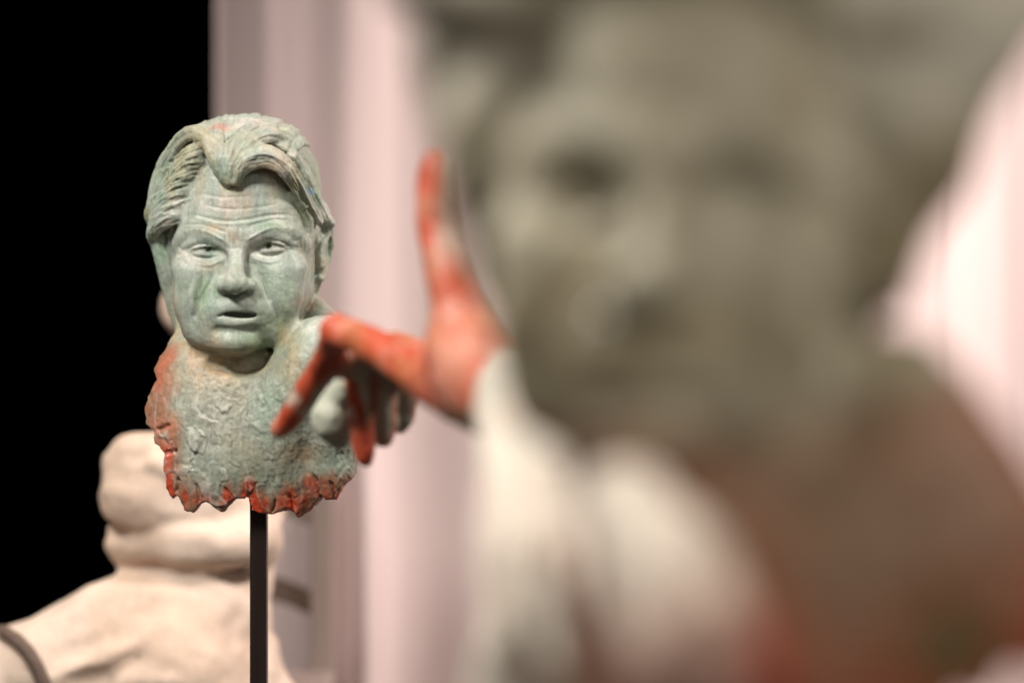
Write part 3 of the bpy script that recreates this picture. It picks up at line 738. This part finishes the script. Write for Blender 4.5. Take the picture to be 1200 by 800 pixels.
# ================================================================== the near bust
def near_bust():
    c = Clay((-160, -240, -330), (210, 70, 220), 3.2)
    c.add(Ell((80, -62, -205), (125, 62, 135)), 10)
    c.add(Ell((122, -62, -135), (66, 50, 80), ('Y', -24)), 30)
    c.sub(Chain(catmull([(-46, -10, -140), (0, 8, -148), (44, 8, -138), (76, -4, -96)], 10), 26), 12)
    c.sub(Ell((70, -100, -236), (112, 74, 150)), 8)
    edge = [(a_ + 10, b_) for a_, b_ in [(0, -40), (60, -30), (108, -58), (128, -78), (150, -104), (160, -120), (178, -140), (184, -150), (174, -160), (180, -176), (170, -190), (168, -208), (150, -204),
            (142, -224), (130, -216), (122, -236), (116, -228), (112, -258), (96, -250), (84, -274), (60, -262), (36, -280), (22, -258), (14, -230), (22, -200), (4, -170), (-20, -130), (-40, -60)]]
    pf = poly_field(edge, 1, (-160, -340), (200, 20), 1.5)
    c.clip(lambda x, y, z: pf(x, y, z) + 2.5 * noise(np.stack([x, y, z], 1), 12, 3), 2)
    c.add(Chain([(0, -100, -60), (12, -98, -120), (40, -86, -180)], (60, 60, 60)), 8)
    add_face(c)
    for s in (-1, 1): c.sub(Ell((s * 37, 4, 0), (21, 27, 18)), 12)
    c.add(Ell((2, -4, -80), (18, 12, 8)), 6)
    c.add(hair_cap(14), 6)
    L = lambda pts, w_, n_, r_, s_: strands(c, pts, w_, n_, r_, s_, 3.0, 0.6)
    for i, (a0, z0) in enumerate(((-70, 110), (-50, 118), (-25, 122), (0, 124), (25, 122), (50, 118), (72, 108))):
        L([(a0 * .8, 0 - abs(a0) * .45, z0 - 12), (a0 * .9, 12 - abs(a0) * .4, z0 + 8), (a0 * 1.0, -12 - abs(a0) * .3, z0 + 34), (a0 * 1.05, -60, z0 + 46), (a0 * 1.1, -120, z0 + 34), (a0, -180, z0 - 10)], 14, 4, 9, 200 + i)
    c.add(Ell((0, -100, 120), (125, 95, 62)), 12)
    for s in (-1, 1):
        c.add(Ell((s * 92, -84, 40), (24, 40, 56)), 12)
        L([(s * 66, -34, 96), (s * 98, -44, 100), (s * 122, -70, 84), (s * 116, -95, 40), (s * 104, -110, -10), (s * 96, -115, -40)], 14, 5, 9, 220 + s)
    L([(-64, -24, 98), (-96, -26, 108), (-128, -44, 116), (-140, -80, 100)], 14, 5, 10, 241)
    L([(74, -30, 92), (104, -30, 112), (140, -50, 118), (160, -80, 96)], 16, 5, 11, 240)
    c.add(Ell((112, -80, 92), (46, 50, 50)), 14)
    c.add(Ell((108, -84, 46), (30, 44, 50)), 14)
    c.add(Ell((98, -88, 0), (16, 36, 46)), 14)
    v, q = c.skin(); v = relax(v, q, 1); n = normals(v, q)
    v = v + n * (1.4 * fbm(v, 16, 61, 3))[:, None]
    grey = srgb(168, 160, 138); olive = srgb(142, 127, 94); pale = srgb(206, 202, 184); tan = srgb(150, 120, 98); rust = srgb(158, 98, 72); orange = srgb(172, 82, 56); dk = srgb(70, 80, 44)
    a = fbm(v, 60, 81, 3); b = fbm(v, 34, 91, 3)
    C = np.repeat(grey[None], len(v), 0); C = mix(C, olive, 0.6 * sstep(-0.2, 0.7, a)); C = mix(C, pale, 0.35 * sstep(0.1, 0.9, b))
    C = mix(C, pale, 0.5 * sstep(105, 140, v[:, 2])); C = mix(C, srgb(222, 215, 198), 0.85 * sstep(58, 88, np.abs(v[:, 0])) * sstep(20, 70, v[:, 2]))  # crown and outer hair painted pale in place of light falling there
    t = sstep(-96, -130, v[:, 2] - 0.35 * np.maximum(v[:, 0] - 40, 0) * (v[:, 2] < -50)); C = mix(C, tan, 0.85 * t)
    e = pf(v[:, 0], v[:, 1], v[:, 2]) + 8 * b
    dn = sstep(-130, -190, v[:, 2])
    C = mix(C, rust, t * sstep(-75, -30, e) * (0.25 + 0.75 * dn)); C = mix(C, orange, 0.8 * t * sstep(-30, -6, e) * (0.4 + 0.6 * dn)); C = mix(C, dk, t * 0.9 * np.exp(-((v[:, 0] - 138) ** 2 + (v[:, 2] + 196) ** 2) / 500))
    P0 = pt(770, 222, 1.06)
    root = empty('near_bust', P0); root.name = 'bust'
    W = np.stack([v[:, 0] * U * 1.14, -v[:, 1] * U, v[:, 2] * U * 1.10], 1)
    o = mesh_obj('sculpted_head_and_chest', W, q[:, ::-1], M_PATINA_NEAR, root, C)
    root.rotation_euler = (math.radians(-2), math.radians(3), math.radians(-12))
    bpy.context.view_layer.update()
    lamp = bpy.data.objects['near_bust_fill'].location; mw = root.matrix_world
    W2 = np.array(mw.to_3x3()) @ W.T; W2 = W2.T + np.array(mw.translation)
    tgt = pt(700, 372, 1.0); dd = (W2[:, 0] / W2[:, 1] - tgt[0]) ** 2 + ((W2[:, 2] - CAM_Z) / W2[:, 1] - (tgt[2] - CAM_Z)) ** 2
    near = np.nonzero(dd < (8 / 2833.3) ** 2)[0]; i = near[np.argmin(W2[near, 1])]; hit = Vector(W2[i])
    hv = ((lamp - hit).normalized() + (cam.location - hit).normalized()).normalized()
    th = np.linspace(0, 2 * np.pi, 25)[:-1]; rings = np.linspace(0.02, 1, 7); R = 0.006; vv = []; qq = []
    for ri, r in enumerate(rings):
        for t_ in th: vv.append((R * r * math.cos(t_), R * r * math.sin(t_), 0.0013 * (1 - (r ** 2)) ))
    for ri in range(6):
        for k_ in range(24): qq.append((ri * 24 + k_, (ri + 1) * 24 + k_, (ri + 1) * 24 + (k_ + 1) % 24, ri * 24 + (k_ + 1) % 24))
    rot = hv.to_track_quat('Z', 'Y').to_matrix(); inv = mw.inverted()
    vv = [inv @ (hit + rot @ Vector(a) + hv * 0.006) for a in vv]
    g = plain_mat('glint_metal', (0.85, 0.85, 0.81), 0.16, 1.0, 30, 0.05, 0.85, 0.0)  # added mirror-like dome, tilted toward the fill lamp to make a glint
    mesh_obj('glint_dome', [tuple(a) for a in vv], qq, g, root)
    tag(root, 'large out of focus grey brown clay bust beside the cream sleeve', 'bust')
    stand(P0[0] + 0.06, P0[1] + 0.085, P0[2] - 0.16, 0.0088, 'slim dark metal rod under the grey brown bust')
near_bust()
print('near bust', round(time.time() - T0, 1))

# ================================================================== the cream figure behind, its strap and the chair
def back_figure():
    c = Clay((-0.78, 2.72, 0.80), (-0.18, 3.34, 1.72), 0.006)
    c.add(sweep([(270, 470, 3.06, 60), (250, 545, 3.04, 78), (236, 610, 3.04, 88)], 6), 20 * K)
    c.add(sweep([(158, 548, 2.95, 40), (200, 546, 2.96, 42), (240, 556, 2.98, 44)], 5), 8 * K)
    c.add(sweep([(152, 580, 2.94, 38), (190, 588, 2.94, 36), (240, 590, 2.96, 40)], 5), 12 * K)
    c.add(sweep([(146, 640, 2.96, 22), (190, 636, 2.94, 28), (235, 636, 2.93, 30), (285, 634, 2.95, 30), (300, 628, 3.0, 26)], 8), 14 * K)
    c.add(sweep([(250, 600, 3.03, 84), (246, 660, 3.03, 76), (240, 720, 3.02, 80)], 6), 14 * K)
    c.add(sweep([(190, 630, 3.0, 40), (240, 628, 3.0, 46), (290, 625, 3.0, 40)], 5), 8 * K)
    c.add(sweep([(228, 738, 3.01, 78), (236, 790, 3.02, 96), (240, 880, 3.02, 120), (240, 1050, 3.02, 130)], 8), 10 * K)
    c.add(sweep([(225, 722, 2.97, 60), (140, 730, 2.94, 54), (60, 777, 2.92, 60), (-20, 818, 2.9, 66)], 10), 30 * K)
    c.add(sweep([(200, 790, 2.95, 90), (110, 850, 2.95, 100), (30, 900, 2.95, 110)], 8), 30 * K)
    c.add(sweep([(270, 470, 3.08, 50), (265, 400, 3.1, 34)], 4), 12 * K)
    c.add(Ell(pt(264, 362, 3.12), (0.082, 0.085, 0.05)), 10 * K)
    for rows in ([(130, 618, 2.955, 6), (160, 612, 2.94, 9), (200, 622, 2.925, 9), (228, 640, 2.925, 6)], [(150, 650, 2.96, 6), (200, 656, 2.93, 8), (240, 648, 2.92, 6)],
                 [(90, 750, 2.88, 8), (150, 718, 2.90, 10), (200, 690, 2.93, 9)], [(60, 790, 2.86, 8), (150, 760, 2.87, 12), (250, 700, 2.94, 8)],
                 [(180, 540, 2.91, 8), (215, 560, 2.92, 10), (235, 590, 2.93, 8)], [(140, 800, 2.86, 9), (230, 770, 2.9, 12), (290, 720, 2.96, 8)]):
        c.add(sweep(rows, 10), 10 * K)
    c.sub(sweep([(112, 663, 2.96, 4), (160, 665, 2.935, 5), (230, 665, 2.915, 5), (300, 668, 2.94, 5), (330, 664, 2.99, 4)], 12), 5 * K)
    c.sub(sweep([(108, 612, 2.93, 3), (150, 616, 2.905, 5), (210, 612, 2.905, 5), (260, 610, 2.92, 3)], 10), 5 * K)
    v, q = c.skin(); v = relax(v, q, 1); n = normals(v, q); U1 = v * 1000
    v = v + n * (0.0030 * fbm(U1, 50, 5, 3) + 0.0035 * fbm(U1 * np.array([.5, .7, 1.3]), 34, 55, 2))[:, None]
    C = np.repeat(srgb(222, 200, 182)[None], len(v), 0); C = mix(C, srgb(206, 178, 156), 0.6 * sstep(0, 0.8, fbm(U1, 90, 9, 3)))
    O = np.array([-0.42, 3.02, 0.81])
    root = empty('seated_figure', O); tag(root, 'cream plaster figure in gathered folds behind the frowning bust', 'sculpture')
    mesh_obj('draped_body', v - O, q, M_CREAM, root, C)
    b = Clay((-0.78, 2.70, 0.9), (-0.2, 3.3, 1.3), 0.005)
    b.add(sweep([(136, 662, 3.0, 3), (160, 664, 2.955, 5), (230, 664, 2.930, 5), (290, 667, 2.946, 5), (316, 664, 3.0, 3)], 12), 2 * K)
    bv, bq = b.skin(); mesh_obj('belt', bv - O, bq, M_STRAP, root)
    b = Clay((-0.80, 2.70, 0.9), (-0.5, 3.1, 1.2), 0.005)
    b.add(sweep([(2, 738, 2.88, 8), (22, 752, 2.85, 9), (40, 775, 2.845, 9), (52, 805, 2.845, 9), (56, 840, 2.85, 9)], 12), 2 * K)
    bv, bq = b.skin(); mesh_obj('strap', bv - O, bq, M_STRAP, root)
    plinth(-0.46, 3.02, 0.26, 0.82, 'wide brown plinth under the cream plaster figure')
back_figure()

def chair():
    base = pt(378, 700, 3.45); root = empty('chair', (base[0], base[1], FLOOR_Z))
    s = 3.45 / 2833.3
    z = lambda py: CAM_Z - (py - 400) * s - FLOOR_Z
    for dx in (0.0, -0.19):
        boxes('back_post', [(dx - 0.017, -0.016, 0, dx + 0.017, 0.016, z(575))], M_CHAIR, root, 0.005)
    import bmesh
    for nm, py, hh in (('back_rail', 706, 0.017), ('top_rail', 600, 0.02)):
        bm = bmesh.new(); prev = None
        for i in range(13):
            t = i / 12; x = -0.174 + 0.158 * t; bow = 0.03 * math.sin(math.pi * t); dz = 0.02 * math.sin(math.pi * t)
            ring = [bm.verts.new((x, y + bow, z(py) + dz + h)) for y, h in ((-.008, -hh), (.008, -hh), (.008, hh), (-.008, hh))]
            if prev:
                for k in range(4): bm.faces.new((prev[k], prev[(k + 1) % 4], ring[(k + 1) % 4], ring[k]))
            else: bm.faces.new(ring)
            prev = ring
        bm.faces.new(prev[::-1]); bmesh.ops.recalc_face_normals(bm, faces=bm.faces[:])
        me = bpy.data.meshes.new(nm); bm.to_mesh(me); bm.free(); me.materials.append(M_STRAP if nm == 'back_rail' else M_CHAIR)
        o = bpy.data.objects.new(nm, me); col.objects.link(o); o.parent = root
    boxes('seat', [(-0.21, -0.26, z(800), 0.02, -0.0165, z(783))], M_CHAIR, root, 0.006)
    for dx in (-0.19, 0.0): boxes('front_leg', [(dx - 0.017, -0.25, 0, dx + 0.017, -0.216, z(800))], M_CHAIR, root, 0.004)
    tag(root, 'plain greyish wooden chair standing before the pink curtain', 'chair')
chair()
print('done', round(time.time() - T0, 1))
